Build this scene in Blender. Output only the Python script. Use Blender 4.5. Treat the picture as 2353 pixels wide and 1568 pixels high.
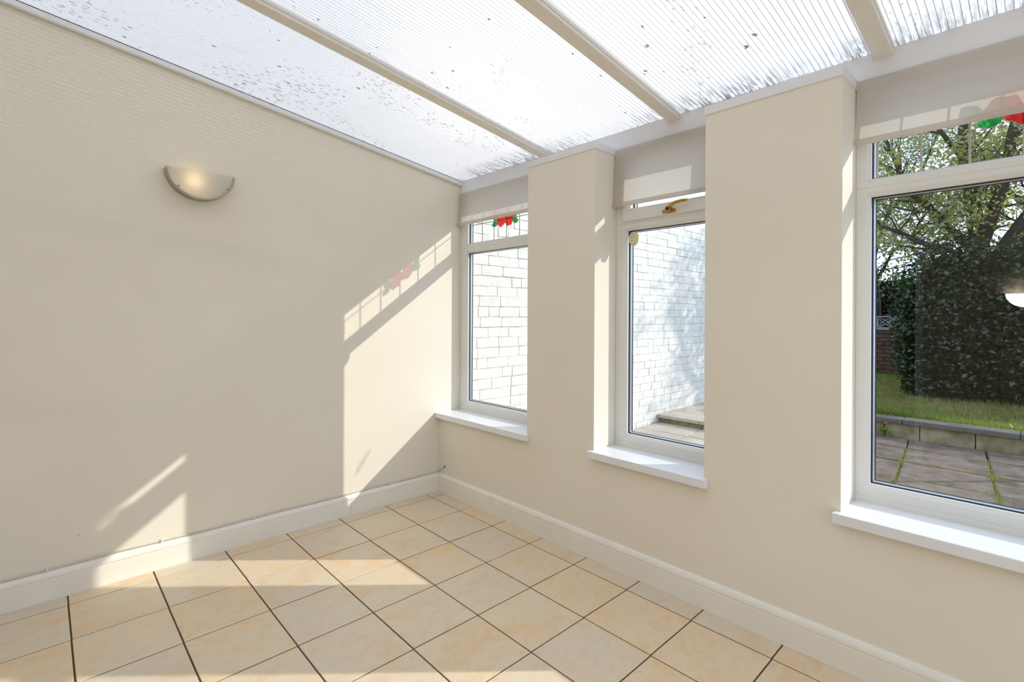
import bpy, bmesh, math, random
from mathutils import Vector, Matrix, Quaternion
for o in list(bpy.data.objects): bpy.data.objects.remove(o)
sc = bpy.context.scene
C = sc.collection
R = random.Random(7)

# ------------------------------------------------------------------ camera
F_PX, CY_PX, W_PX, H_PX = 1154.93, 724.04, 2353.0, 1568.0
YAW, ROLL = 0.8167, -0.0048
cam_d = bpy.data.cameras.new('camera'); cam = bpy.data.objects.new('camera', cam_d); C.objects.link(cam)
cam_d.sensor_fit = 'HORIZONTAL'; cam_d.sensor_width = 36.0
cam_d.lens = F_PX / W_PX * 36.0
cam_d.shift_y = (CY_PX - H_PX / 2) / W_PX
cam_d.clip_start = 0.05; cam_d.clip_end = 300
fw = Vector((-math.sin(YAW), math.cos(YAW), 0)); rt = Vector((math.cos(YAW), math.sin(YAW), 0)); up = Vector((0, 0, 1))
cr, sr = math.cos(ROLL), math.sin(ROLL)
rt2 = rt * cr - up * sr; up2 = rt * sr + up * cr
CAM = Vector((3.207, -2.243, 1.347))
cam.matrix_world = Matrix(((rt2.x, up2.x, -fw.x, CAM.x), (rt2.y, up2.y, -fw.y, CAM.y), (rt2.z, up2.z, -fw.z, CAM.z), (0, 0, 0, 1)))
sc.camera = cam

# ------------------------------------------------------------------ sky, sun, exposure
SKY_STRENGTH = 0.96
SUN_STRENGTH = 1.45
EXPOSURE = 1.1
world = bpy.data.worlds.new('sky'); sc.world = world; world.use_nodes = True
wn = world.node_tree.nodes; wl = world.node_tree.links; wn.clear()
w_out = wn.new('ShaderNodeOutputWorld'); w_bg = wn.new('ShaderNodeBackground'); w_bg.inputs['Strength'].default_value = SKY_STRENGTH
w_tc = wn.new('ShaderNodeTexCoord'); w_sep = wn.new('ShaderNodeSeparateXYZ'); w_rmp = wn.new('ShaderNodeValToRGB')
wl.new(w_tc.outputs['Generated'], w_sep.inputs[0]); wl.new(w_sep.outputs['Z'], w_rmp.inputs[0])
w_rmp.color_ramp.elements[0].position = 0.0; w_rmp.color_ramp.elements[0].color = (0.64, 0.77, 1.0, 1)
w_rmp.color_ramp.elements[1].position = 0.9; w_rmp.color_ramp.elements[1].color = (0.56, 0.71, 1.0, 1)
wl.new(w_rmp.outputs[0], w_bg.inputs[0]); wl.new(w_bg.outputs[0], w_out.inputs[0])

SUN_DIR = Vector((1.0, 1.12, 0.846)).normalized()
sun_d = bpy.data.lights.new('sun', 'SUN'); sun = bpy.data.objects.new('sun', sun_d); C.objects.link(sun)
sun_d.energy = SUN_STRENGTH; sun_d.angle = math.radians(0.55); sun_d.color = (1.0, 0.95, 0.86)
sun.rotation_euler = SUN_DIR.to_track_quat('Z', 'Y').to_euler(); sun.location = (8, 9, 7)

sc.view_settings.view_transform = 'Standard'
try: sc.view_settings.look = 'None'
except Exception: pass
sc.view_settings.exposure = EXPOSURE; sc.view_settings.gamma = 1.0; sc.view_settings.use_curve_mapping = False

# ------------------------------------------------------------------ node helpers
def s2l(c):
    return tuple((v / 255 / 12.92) if v / 255 <= 0.04045 else (((v / 255) + 0.055) / 1.055) ** 2.4 for v in c) + (1.0,)
class NT:
    def __init__(s, name):
        s.m = bpy.data.materials.new(name); s.m.use_nodes = True; s.t = s.m.node_tree; s.t.nodes.clear()
        s.out = s.t.nodes.new('ShaderNodeOutputMaterial')
    def n(s, t, **kw):
        nd = s.t.nodes.new(t)
        for k, v in kw.items():
            if k.startswith('_'): setattr(nd, k[1:], v)
        return nd
    def l(s, a, b): s.t.links.new(a, b)
    def val(s, sock, v):
        if isinstance(v, bpy.types.NodeSocket): s.l(v, sock)
        else: sock.default_value = v
    def coord(s, which='Object'): return s.n('ShaderNodeTexCoord').outputs[which]
    def pos(s): return s.n('ShaderNodeNewGeometry').outputs['Position']
    def scale(s, vec, sc3):
        m = s.n('ShaderNodeMapping'); s.l(vec, m.inputs['Vector']); m.inputs['Scale'].default_value = sc3; return m.outputs[0]
    def noise(s, vec, scale=5, detail=3, rough=0.5, out='Fac', dist=0.0):
        n = s.n('ShaderNodeTexNoise'); s.l(vec, n.inputs['Vector']); n.inputs['Scale'].default_value = scale
        n.inputs['Detail'].default_value = detail; n.inputs['Roughness'].default_value = rough; n.inputs['Distortion'].default_value = dist
        return n.outputs[out]
    def ramp(s, fac, stops):
        r = s.n('ShaderNodeValToRGB'); s.l(fac, r.inputs[0]); e = r.color_ramp.elements
        while len(e) < len(stops): e.new(0.5)
        for i, (p, c) in enumerate(stops):
            e[i].position = p; e[i].color = c if len(c) == 4 else tuple(c) + (1,)
        return r.outputs[0]
    def math(s, op, a, b=0.0, c=0.0):
        m = s.n('ShaderNodeMath'); m.operation = op; s.val(m.inputs[0], a); s.val(m.inputs[1], b)
        if len(m.inputs) > 2: s.val(m.inputs[2], c)
        return m.outputs[0]
    def mix(s, fac, a, b, mode='MIX'):
        m = s.n('ShaderNodeMix'); m.data_type = 'RGBA'; m.blend_type = mode
        s.val(m.inputs[0], fac); s.val(m.inputs[6], a); s.val(m.inputs[7], b); return m.outputs[2]
    def bump(s, h, strength=0.3, dist=0.01):
        b = s.n('ShaderNodeBump'); s.l(h, b.inputs['Height']); b.inputs['Strength'].default_value = strength; b.inputs['Distance'].default_value = dist
        return b.outputs[0]
    def pbr(s, col, rough=0.5, metal=0.0, spec=0.5, normal=None):
        p = s.n('ShaderNodeBsdfPrincipled'); s.val(p.inputs['Base Color'], col); s.val(p.inputs['Roughness'], rough)
        p.inputs['Metallic'].default_value = metal; p.inputs['Specular IOR Level'].default_value = spec
        if normal is not None: s.l(normal, p.inputs['Normal'])
        return p
    def shader(s, t, col=None, rough=None, normal=None):
        b = s.n(t)
        if col is not None: s.val(b.inputs['Color'], col)
        if rough is not None: s.val(b.inputs['Roughness'], rough)
        if normal is not None: s.l(normal, b.inputs['Normal'])
        return b.outputs[0]
    def mixs(s, fac, a, b):
        m = s.n('ShaderNodeMixShader'); s.val(m.inputs[0], fac); s.l(a, m.inputs[1]); s.l(b, m.inputs[2]); return m.outputs[0]
    def schlick(s, f0=0.04):
        g = s.n('ShaderNodeNewGeometry'); d = s.n('ShaderNodeVectorMath'); d.operation = 'DOT_PRODUCT'
        s.l(g.outputs['Normal'], d.inputs[0]); s.l(g.outputs['Incoming'], d.inputs[1])
        k = s.math('POWER', s.math('SUBTRACT', 1.0, s.math('MINIMUM', s.math('ABSOLUTE', d.outputs['Value']), 1.0)), 5.0)
        return s.math('ADD', s.math('MULTIPLY', k, 1.0 - f0), f0)
    def done(s, sh):
        s.l(sh.outputs[0] if hasattr(sh, 'outputs') else sh, s.out.inputs['Surface']); return s.m
def plain(name, c, rough=0.5, metal=0.0, spec=0.5, var=0.04, scale=6.0):
    t = NT(name); n = t.noise(t.pos(), scale, 3)
    lin = s2l(c); lo = tuple(max(0, v * (1 - var)) for v in lin[:3]) + (1,); hi = tuple(min(1, v * (1 + var)) for v in lin[:3]) + (1,)
    return t.done(t.pbr(t.ramp(n, [(0.3, lo), (0.7, hi)]), rough, metal, spec))

# ------------------------------------------------------------------ materials
def wall_mat():
    t = NT('cream_wall_paint'); p = t.pos()
    big = t.noise(p, 1.3, 2); fine = t.noise(p, 60, 2)
    col = t.ramp(big, [(0.35, s2l((240, 232, 216))), (0.7, s2l((243, 236, 221)))])
    # scuffs: pale brown smear low on the left wall
    sep = t.n('ShaderNodeSeparateXYZ'); t.l(p, sep.inputs[0])
    y, z, x = sep.outputs['Y'], sep.outputs['Z'], sep.outputs['X']
    d = t.math('ADD', t.math('MULTIPLY', t.math('ADD', y, 0.63), 0.82), t.math('MULTIPLY', t.math('SUBTRACT', z, 0.33), -0.57))
    e = t.math('ADD', t.math('MULTIPLY', t.math('ADD', y, 0.63), 0.57), t.math('MULTIPLY', t.math('SUBTRACT', z, 0.33), 0.82))
    g = t.math('ADD', t.math('POWER', t.math('MULTIPLY', d, 40.0), 2.0), t.math('POWER', t.math('MULTIPLY', e, 8.0), 2.0))
    onl = t.math('LESS_THAN', x, 0.01)
    sm = t.math('MULTIPLY', t.math('MULTIPLY', t.math('MAXIMUM', t.math('SUBTRACT', 1.0, g), 0.0), onl), t.math('MULTIPLY', t.noise(p, 25, 3), 0.9))
    col = t.mix(sm, col, s2l((196, 166, 120)))
    # a few tiny dark specks
    v = t.n('ShaderNodeTexVoronoi'); v.inputs['Scale'].default_value = 4.0; t.l(p, v.inputs['Vector'])
    sp = t.math('LESS_THAN', v.outputs['Distance'], 0.014)
    col = t.mix(t.math('MULTIPLY', sp, 0.45), col, s2l((120, 100, 76)))
    return t.done(t.pbr(col, 0.75, spec=0.25, normal=t.bump(fine, 0.06, 0.002)))
M = {}
M['wall'] = wall_mat()
M['back_wall'] = plain('brown_back_wall', (50, 44, 38), 0.9, spec=0.1, var=0.15)
M['house_wall'] = plain('buff_house_wall', (206, 192, 168), 0.85, spec=0.15, var=0.06)
M['skirting'] = plain('cream_gloss_paint', (246, 241, 230), 0.42, spec=0.4, var=0.02)
M['caulk'] = plain('white_caulk', (226, 220, 206), 0.6, spec=0.3, var=0.03)
M['upvc'] = plain('white_upvc', (232, 231, 226), 0.35, spec=0.5, var=0.012)
M['sill'] = plain('white_gloss_sill', (238, 239, 242), 0.22, spec=0.5, var=0.01)
M['trim'] = plain('white_roof_trim', (240, 240, 242), 0.42, spec=0.4, var=0.015)
M['rafter'] = plain('beige_rafter_capping', (238, 233, 224), 0.45, spec=0.4, var=0.02)
M['gasket'] = plain('black_rubber_gasket', (28, 28, 32), 0.5, var=0.1)
M['spacer'] = plain('silver_glazing_spacer', (205, 212, 226), 0.3, metal=0.6, var=0.03)
M['lead'] = plain('grey_lead_strip', (184, 184, 180), 0.5, metal=0.0, var=0.08, scale=40)
M['brass'] = plain('polished_brass', (190, 150, 78), 0.22, metal=1.0, var=0.06, scale=30)
M['dark_brass'] = plain('dark_bronze_hub', (70, 48, 28), 0.3, metal=0.8, var=0.1, scale=30)
M['steel'] = plain('brushed_nickel', (188, 180, 162), 0.33, metal=0.9, var=0.05, scale=50)
M['sensor'] = plain('cream_plastic', (226, 216, 176), 0.45, var=0.02)
M['dark'] = plain('dark_detail', (52, 46, 38), 0.6, var=0.1)
M['cable'] = plain('white_cable_sheath', (214, 206, 188), 0.5, var=0.04)
M['post'] = plain('galvanised_post', (120, 122, 124), 0.5, metal=0.7, var=0.08)
M['plaster_dark'] = plain('crumbled_render', (120, 118, 108), 0.95, spec=0.1, var=0.25, scale=18)

def tile_mat():
    t = NT('beige_floor_tile'); p = t.pos(); oi = t.n('ShaderNodeObjectInfo')
    off = t.n('ShaderNodeVectorMath'); off.operation = 'SCALE'; off.inputs['Scale'].default_value = 19.0
    cmb = t.n('ShaderNodeCombineXYZ'); t.l(oi.outputs['Random'], cmb.inputs[0]); t.l(oi.outputs['Random'], cmb.inputs[1]); t.l(oi.outputs['Random'], cmb.inputs[2])
    t.l(cmb.outputs[0], off.inputs[0])
    ad = t.n('ShaderNodeVectorMath'); ad.operation = 'ADD'; t.l(p, ad.inputs[0]); t.l(off.outputs[0], ad.inputs[1])
    v = ad.outputs[0]
    vs = t.scale(v, (1.6, 0.9, 1))
    cloud = t.noise(vs, 3.2, 5, 0.6, dist=1.2); vein = t.noise(vs, 9, 6, 0.65, dist=2.0); fine = t.noise(v, 130, 2)
    c = t.ramp(cloud, [(0.28, s2l((227, 212, 190))), (0.5, s2l((233, 213, 184))), (0.68, s2l((233, 204, 165)))])
    c = t.mix(t.math('MULTIPLY', t.ramp(vein, [(0.5, (0, 0, 0)), (0.62, (1, 1, 1))]), 0.22), c, s2l((214, 174, 128)))
    c = t.mix(t.math('MULTIPLY', fine, 0.10), c, s2l((170, 150, 125)))
    hsv = t.n('ShaderNodeHueSaturation'); t.l(c, hsv.inputs['Color'])
    t.l(t.math('ADD', t.math('MULTIPLY', oi.outputs['Random'], 0.10), 0.95), hsv.inputs['Value'])
    t.l(t.math('ADD', t.math('MULTIPLY', oi.outputs['Random'], 0.3), 0.85), hsv.inputs['Saturation'])
    return t.done(t.pbr(hsv.outputs[0], t.math('ADD', t.math('MULTIPLY', cloud, 0.15), 0.34), spec=0.35, normal=t.bump(vein, 0.03, 0.002)))
M['tile'] = tile_mat()
M['grout'] = plain('brown_grout', (104, 86, 66), 0.9, spec=0.1, var=0.18, scale=9)

def dirt_fac(t, p):
    # mould specks and smears with shapes of their own on the sheet
    wob = t.n('ShaderNodeVectorMath'); wob.operation = 'ADD'; t.l(p, wob.inputs[0])
    nz = t.n('ShaderNodeVectorMath'); nz.operation = 'SCALE'; nz.inputs['Scale'].default_value = 0.03; t.l(t.noise(p, 40, 3, out='Color'), nz.inputs[0]); t.l(nz.outputs[0], wob.inputs[1])
    pw = wob.outputs[0]
    def specks(scale, st, nscale, lo, hi, size):
        v = t.n('ShaderNodeTexVoronoi'); v.inputs['Scale'].default_value = scale; t.l(t.scale(pw, (1.0, st, 1)), v.inputs['Vector'])
        patch = t.ramp(t.noise(t.scale(p, (1, 0.5, 1)), nscale, 3), [(lo, (0, 0, 0)), (hi, (1, 1, 1))])
        return t.math('LESS_THAN', v.outputs['Distance'], t.math('MULTIPLY', patch, size))
    sp = specks(14.0, 0.7, 3.3, 0.44, 0.64, 0.12); sp2 = specks(46.0, 0.45, 2.6, 0.43, 0.62, 0.30); sp3 = specks(6.0, 0.8, 5.0, 0.40, 0.55, 0.05)
    smear = t.ramp(t.noise(t.scale(p, (5.0, 1.6, 1)), 1.9, 4, 0.65), [(0.60, (0, 0, 0)), (0.80, (1, 1, 1))])
    sep = t.n('ShaderNodeSeparateXYZ'); t.l(p, sep.inputs[0])
    # mould growing in streaks along the flutes from the eaves end of the sheets
    eave = t.math('MAXIMUM', t.math('SUBTRACT', 1.0, t.math('MULTIPLY', t.math('SUBTRACT', 0.2, sep.outputs['Y']), 5.5)), 0.0)
    st = t.ramp(t.noise(t.scale(p, (38.0, 4.0, 1)), 1.7, 4, 0.75), [(0.45, (0, 0, 0)), (0.56, (1, 1, 1))])
    zone = t.ramp(t.noise(t.scale(p, (1.0, 0.3, 1)), 2.7, 2), [(0.36, (0.25, 0.25, 0.25)), (0.54, (1, 1, 1))])
    emould = t.math('MULTIPLY', t.math('MULTIPLY', eave, zone), st)
    d = t.math('MAXIMUM', t.math('MULTIPLY', sp, 0.7), t.math('MULTIPLY', sp2, 0.36))
    d = t.math('MAXIMUM', d, t.math('MULTIPLY', sp3, 0.8)); d = t.math('MAXIMUM', d, t.math('MULTIPLY', smear, 0.14))
    return t.math('MINIMUM', t.math('MAXIMUM', d, t.math('MULTIPLY', emould, 0.85)), 0.92)
def skin_lower():
    t = NT('polycarbonate_lower_skin'); p = t.pos()
    d = dirt_fac(t, p)
    tr = t.shader('ShaderNodeBsdfTransparent', (0.82, 0.785, 0.725, 1))
    tl = t.shader('ShaderNodeBsdfTranslucent', (0.81, 0.775, 0.715, 1)); df = t.shader('ShaderNodeBsdfDiffuse', (0.86, 0.86, 0.86, 1))
    body = t.mixs(0.45, tr, t.mixs(0.2, tl, df))
    gl = t.shader('ShaderNodeBsdfGlossy', (1, 1, 1, 1), 0.3)
    body = t.mixs(t.schlick(0.03), body, gl)
    dirt = t.shader('ShaderNodeBsdfDiffuse', s2l((64, 58, 52)))
    return t.done(t.mixs(d, body, dirt))
def skin_upper():
    t = NT('polycarbonate_upper_skin'); p = t.pos()
    tr = t.shader('ShaderNodeBsdfTransparent', (1.0, 0.975, 0.93, 1)); tl = t.shader('ShaderNodeBsdfTranslucent', (0.98, 0.955, 0.91, 1))
    return t.done(t.mixs(t.ramp(t.noise(p, 2.0, 3), [(0.3, (0.6, 0.6, 0.6)), (0.7, (0.72, 0.72, 0.72))]), tr, tl))
def web_mat():
    t = NT('polycarbonate_flute_wall')
    gl = t.shader('ShaderNodeBsdfGlossy', (0.95, 0.96, 0.98, 1), 0.36)
    tl = t.shader('ShaderNodeBsdfTranslucent', (0.9, 0.9, 0.92, 1)); df = t.shader('ShaderNodeBsdfDiffuse', (0.88, 0.88, 0.9, 1))
    return t.done(t.mixs(0.36, t.mixs(0.6, tl, df), gl))
M['skin_lower'] = skin_lower(); M['skin_upper'] = skin_upper(); M['web'] = web_mat()

def glass_mat(name, tint=(0.97, 0.985, 0.98, 1)):
    t = NT(name); tr = t.shader('ShaderNodeBsdfTransparent', tint); gl = t.shader('ShaderNodeBsdfGlossy', (1, 1, 1, 1), 0.0)
    return t.done(t.mixs(t.schlick(0.022), tr, gl))
M['glass'] = glass_mat('window_glass')
def stained(name, c):
    t = NT(name); lin = s2l(c)
    v = t.noise(t.pos(), 30, 2); col = t.ramp(v, [(0.3, tuple(x * 0.85 for x in lin[:3]) + (1,)), (0.7, lin)])
    tr = t.shader('ShaderNodeBsdfTransparent', col); tl = t.shader('ShaderNodeBsdfTranslucent', col); df = t.shader('ShaderNodeBsdfDiffuse', col)
    return t.done(t.mixs(0.28, tr, t.mixs(0.4, tl, df)))
M['red_glass'] = stained('red_film', (252, 128, 120)); M['green_glass'] = stained('green_film', (116, 208, 146))
def fabric():
    t = NT('pale_blind_fabric'); p = t.pos()
    w = t.noise(t.scale(p, (1, 1, 6)), 120, 2)
    col = t.ramp(w, [(0.3, s2l((222, 214, 204))), (0.7, s2l((230, 223, 214)))])
    return t.done(t.mixs(0.42, t.shader('ShaderNodeBsdfDiffuse', col), t.shader('ShaderNodeBsdfTranslucent', col)))
M['fabric'] = fabric()
def frosted():
    t = NT('frosted_lamp_glass')
    return t.done(t.mixs(0.12, t.mixs(0.55, t.shader('ShaderNodeBsdfDiffuse', s2l((216, 222, 220))), t.shader('ShaderNodeBsdfTranslucent', s2l((235, 235, 225)))), t.shader('ShaderNodeBsdfGlossy', (1, 1, 1, 1), 0.25)))
M['frosted'] = frosted()
def emit(name, c, s):
    t = NT(name); e = t.n('ShaderNodeEmission'); e.inputs[0].default_value = c; e.inputs[1].default_value = s; return t.done(e)
M['bulb'] = emit('warm_bulb', (1.0, 0.64, 0.24, 1), 9.5)

def brick_mat():
    t = NT('white_painted_brick'); p = t.pos(); oi = t.n('ShaderNodeObjectInfo')
    n = t.noise(p, 14, 5, 0.6); f = t.noise(p, 70, 3)
    c = t.ramp(n, [(0.3, s2l((224, 219, 208))), (0.6, s2l((234, 230, 221)))])
    c = t.mix(t.math('MULTIPLY', t.ramp(t.noise(p, 5.0, 6, 0.7), [(0.62, (0, 0, 0)), (0.74, (1, 1, 1))]), 0.35), c, s2l((206, 198, 178)))
    return t.done(t.pbr(c, 0.85, spec=0.2, normal=t.bump(t.math('ADD', n, t.math('MULTIPLY', f, 0.4)), 0.5, 0.012)))
M['brick'] = brick_mat()
M['mortar'] = plain('white_painted_mortar', (206, 203, 194), 0.95, spec=0.1, var=0.12, scale=16)
def slab_mat(name, a, b, d):
    t = NT(name); p = t.pos(); n = t.noise(p, 6, 6, 0.65); f = t.noise(p, 60, 4, 0.7); oi = t.n('ShaderNodeObjectInfo')
    c = t.ramp(n, [(0.3, s2l(a)), (0.65, s2l(b))])
    c = t.mix(t.ramp(f, [(0.55, (0, 0, 0)), (0.72, (0.6, 0.6, 0.6))]), c, s2l(d))
    c = t.mix(t.math('MULTIPLY', oi.outputs['Random'], 0.25), c, s2l(d))
    return t.done(t.pbr(c, 0.95, spec=0.15, normal=t.bump(f, 0.5, 0.006)))
M['slab'] = slab_mat('weathered_concrete_slab', (88, 75, 65), (136, 120, 107), (72, 61, 52))
M['slab_pale'] = slab_mat('pale_concrete_slab', (178, 164, 148), (198, 186, 172), (150, 136, 120))
M['coping'] = slab_mat('dark_coping_stone', (92, 88, 82), (118, 112, 104), (64, 62, 58))
M['block'] = slab_mat('mossy_stone_block', (98, 94, 64), (180, 168, 136), (70, 72, 46))
M['soil'] = plain('dark_soil', (58, 48, 38), 1.0, spec=0.05, var=0.3, scale=20)
M['oldbrick'] = slab_mat('old_red_brick', (86, 62, 50), (120, 92, 78), (60, 48, 42))
M['screenblock'] = plain('grey_screen_block', (150, 150, 150), 0.95, spec=0.1, var=0.2, scale=14)
def ground_mat():
    t = NT('lawn_ground'); p = t.pos(); n = t.noise(p, 3.0, 5, 0.6)
    c = t.ramp(n, [(0.35, s2l((62, 66, 34))), (0.55, s2l((92, 92, 50))), (0.7, s2l((128, 112, 78)))])
    return t.done(t.pbr(c, 1.0, spec=0.05))
M['ground'] = ground_mat()
def leaf_mat(name, a, b, tl_c, tlf=0.4, gloss=0.08):
    t = NT(name); n = t.noise(t.pos(), 1.7, 3); n2 = t.noise(t.pos(), 23, 1)
    c = t.ramp(t.math('ADD', t.math('MULTIPLY', n, 0.5), t.math('MULTIPLY', n2, 0.5)), [(0.36, s2l(a)), (0.64, s2l(b))])
    tl = t.shader('ShaderNodeBsdfTranslucent', s2l(tl_c))
    return t.done(t.mixs(gloss, t.mixs(tlf, t.shader('ShaderNodeBsdfDiffuse', c), tl), t.shader('ShaderNodeBsdfGlossy', (1, 1, 1, 1), 0.22)))
M['leaf'] = leaf_mat('ash_tree_leaf', (74, 88, 38), (134, 140, 66), (190, 192, 84), 0.5)
M['leaf_far'] = leaf_mat('far_tree_leaf', (58, 74, 40), (104, 118, 66), (150, 160, 76), 0.4)
M['ivy'] = leaf_mat('dark_evergreen_leaf', (22, 34, 18), (44, 58, 28), (84, 110, 40), 0.22, 0.05)
M['grass'] = leaf_mat('grass_blade', (82, 98, 40), (134, 140, 66), (164, 178, 72), 0.42, 0.03)
M['dry_grass'] = leaf_mat('dry_grass_blade', (140, 122, 78), (170, 150, 100), (190, 170, 110), 0.35, 0.04)
M['bark'] = slab_mat('grey_brown_bark', (54, 48, 42), (78, 70, 62), (36, 32, 27))
M['core'] = plain('shrub_dark_core', (18, 20, 13), 1.0, spec=0.02, var=0.3)
M['flower'] = plain('yellow_petal', (246, 190, 40), 0.7, var=0.05)

# ------------------------------------------------------------------ object helpers
def link(o, parent=None):
    C.objects.link(o)
    if parent is not None: o.parent = parent
    return o
def obj(name, bm, mat, parent=None, smooth=False, kind=None):
    me = bpy.data.meshes.new(name); bm.normal_update(); bm.to_mesh(me); bm.free()
    me.materials.append(M[mat])
    if smooth:
        for p in me.polygons: p.use_smooth = True
    o = bpy.data.objects.new(name, me); link(o, parent)
    if kind: o['kind'] = kind
    return o
def pyobj(name, vs, fs, mat, parent=None, smooth=False, kind=None):
    me = bpy.data.meshes.new(name); me.from_pydata(vs, [], fs); me.update(); me.materials.append(M[mat])
    if smooth:
        for p in me.polygons: p.use_smooth = True
    o = bpy.data.objects.new(name, me); link(o, parent)
    if kind: o['kind'] = kind
    return o
def empty(name, loc=(0, 0, 0), parent=None, kind=None):
    o = bpy.data.objects.new(name, None); o.location = loc; o.empty_display_size = 0.1; link(o, parent)
    if kind: o['kind'] = kind
    return o
def tag(o, label, cat, group=None, kind=None):
    o['label'] = label; o['category'] = cat
    if group: o['group'] = group
    if kind: o['kind'] = kind
    return o
def struct(o, label=None):
    o['kind'] = 'structure'
    if label: o['label'] = label
    return o
def box(bm, x0, x1, y0, y1, z0, z1, bev=0.0):
    vs = [bm.verts.new((x, y, z)) for x in (x0, x1) for y in (y0, y1) for z in (z0, z1)]
    fs = [(0, 1, 3, 2), (4, 6, 7, 5), (0, 4, 5, 1), (2, 3, 7, 6), (0, 2, 6, 4), (1, 5, 7, 3)]
    nf = [bm.faces.new([vs[i] for i in f]) for f in fs]
    if bev > 0:
        es = list({e for f in nf for e in f.edges})
        bmesh.ops.bevel(bm, geom=es, offset=bev, segments=2, profile=0.6, affect='EDGES')
    return bm
def boxo(name, x0, x1, y0, y1, z0, z1, mat, parent=None, bev=0.0, smooth=False, kind=None):
    return obj(name, box(bmesh.new(), x0, x1, y0, y1, z0, z1, bev), mat, parent, smooth, kind)
def extrude_profile(pts, a, b, origin, along, u, v):
    """closed 2-D profile pts (p,q) swept along a straight line"""
    bm = bmesh.new(); al, u, v, og = Vector(along), Vector(u), Vector(v), Vector(origin)
    r1 = [bm.verts.new(og + al * a + u * p + v * q) for p, q in pts]; r2 = [bm.verts.new(og + al * b + u * p + v * q) for p, q in pts]
    n = len(pts)
    for i in range(n): bm.faces.new((r1[i], r1[(i + 1) % n], r2[(i + 1) % n], r2[i]))
    bm.faces.new(list(reversed(r1))); bm.faces.new(r2)
    bmesh.ops.recalc_face_normals(bm, faces=bm.faces); return bm
def ring(bm, x0, x1, z0, z1, wl_, wr_, wb_, wt_, yb, yf, depth_in=0.0, bead=0.012):
    """mitred rectangular frame (outer bounds, member widths, back / front y); front edge of the opening sloped by the glazing bead"""
    lv = [((x0, z0), (x1, z0), (x1, z1), (x0, z1))]
    def rect(f):
        return [(x0 + wl_ * f, z0 + wb_ * f), (x1 - wr_ * f, z0 + wb_ * f), (x1 - wr_ * f, z1 - wt_ * f), (x0 + wl_ * f, z1 - wt_ * f)]
    def inset(f, d):
        return [(x0 + wl_ * f - d, z0 + wb_ * f - d), (x1 - wr_ * f + d, z0 + wb_ * f - d), (x1 - wr_ * f + d, z1 - wt_ * f + d), (x0 + wl_ * f - d, z1 - wt_ * f + d)]
    loops = [(rect(0), yb), (rect(0), yf + 0.002), (inset(0, -0.002), yf), (inset(1, bead + 0.002), yf), (inset(1, bead), yf + 0.003), (rect(1), yf + 0.003 + bead * 0.9), (rect(1), yb)]
    vv = [[bm.verts.new((x, y, z)) for x, z in L] for L, y in loops]
    n = len(vv)
    for i in range(n):
        a, b = vv[i], vv[(i + 1) % n]
        for k in range(4): bm.faces.new((a[k], a[(k + 1) % 4], b[(k + 1) % 4], b[k]))
    bmesh.ops.recalc_face_normals(bm, faces=bm.faces)
    return bm
def tube(bm, pts, radii, seg=8, cap=True):
    pts = [Vector(p) for p in pts]; rings = []
    if not isinstance(radii, (list, tuple)): radii = [radii] * len(pts)
    pu = None
    for i, p in enumerate(pts):
        d = (pts[min(i + 1, len(pts) - 1)] - pts[max(i - 1, 0)])
        d = d.normalized() if d.length > 1e-9 else Vector((0, 0, 1))
        if pu is None:
            pu = d.orthogonal().normalized()
        else:
            pu = (pu - d * pu.dot(d)); pu = pu.normalized() if pu.length > 1e-6 else d.orthogonal().normalized()
        w = d.cross(pu)
        rings.append([bm.verts.new(p + (pu * math.cos(2 * math.pi * k / seg) + w * math.sin(2 * math.pi * k / seg)) * radii[i]) for k in range(seg)])
    for a, b in zip(rings, rings[1:]):
        for k in range(seg): bm.faces.new((a[k], a[(k + 1) % seg], b[(k + 1) % seg], b[k]))
    if cap:
        bm.faces.new(list(reversed(rings[0]))); bm.faces.new(rings[-1])
    return bm
def prism_xz(bm, pts, y0, y1):
    a = [bm.verts.new((x, y0, z)) for x, z in pts]; b = [bm.verts.new((x, y1, z)) for x, z in pts]; n = len(pts)
    for i in range(n): bm.faces.new((a[i], a[(i + 1) % n], b[(i + 1) % n], b[i]))
    bm.faces.new(a); bm.faces.new(list(reversed(b))); bmesh.ops.recalc_face_normals(bm, faces=bm.faces); return bm

# ================================================================== THE ROOM
X1, Y1 = 5.6, -3.3                       # right and back walls
P1A, P1B, P2A, P2B, P3A, P3B, P4A = 0.962, 1.487, 2.122, 2.667, 3.73, 4.26, 5.32
YF, YO = 0.20, 0.275                     # window frame front, outside face
SILL_Z, HEAD_Z, LID_Z0, LID_Z1 = 0.597, 2.312, 2.275, 2.314
def roof_z(y): return 2.408 - 0.140 * (y - 0.2)

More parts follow.
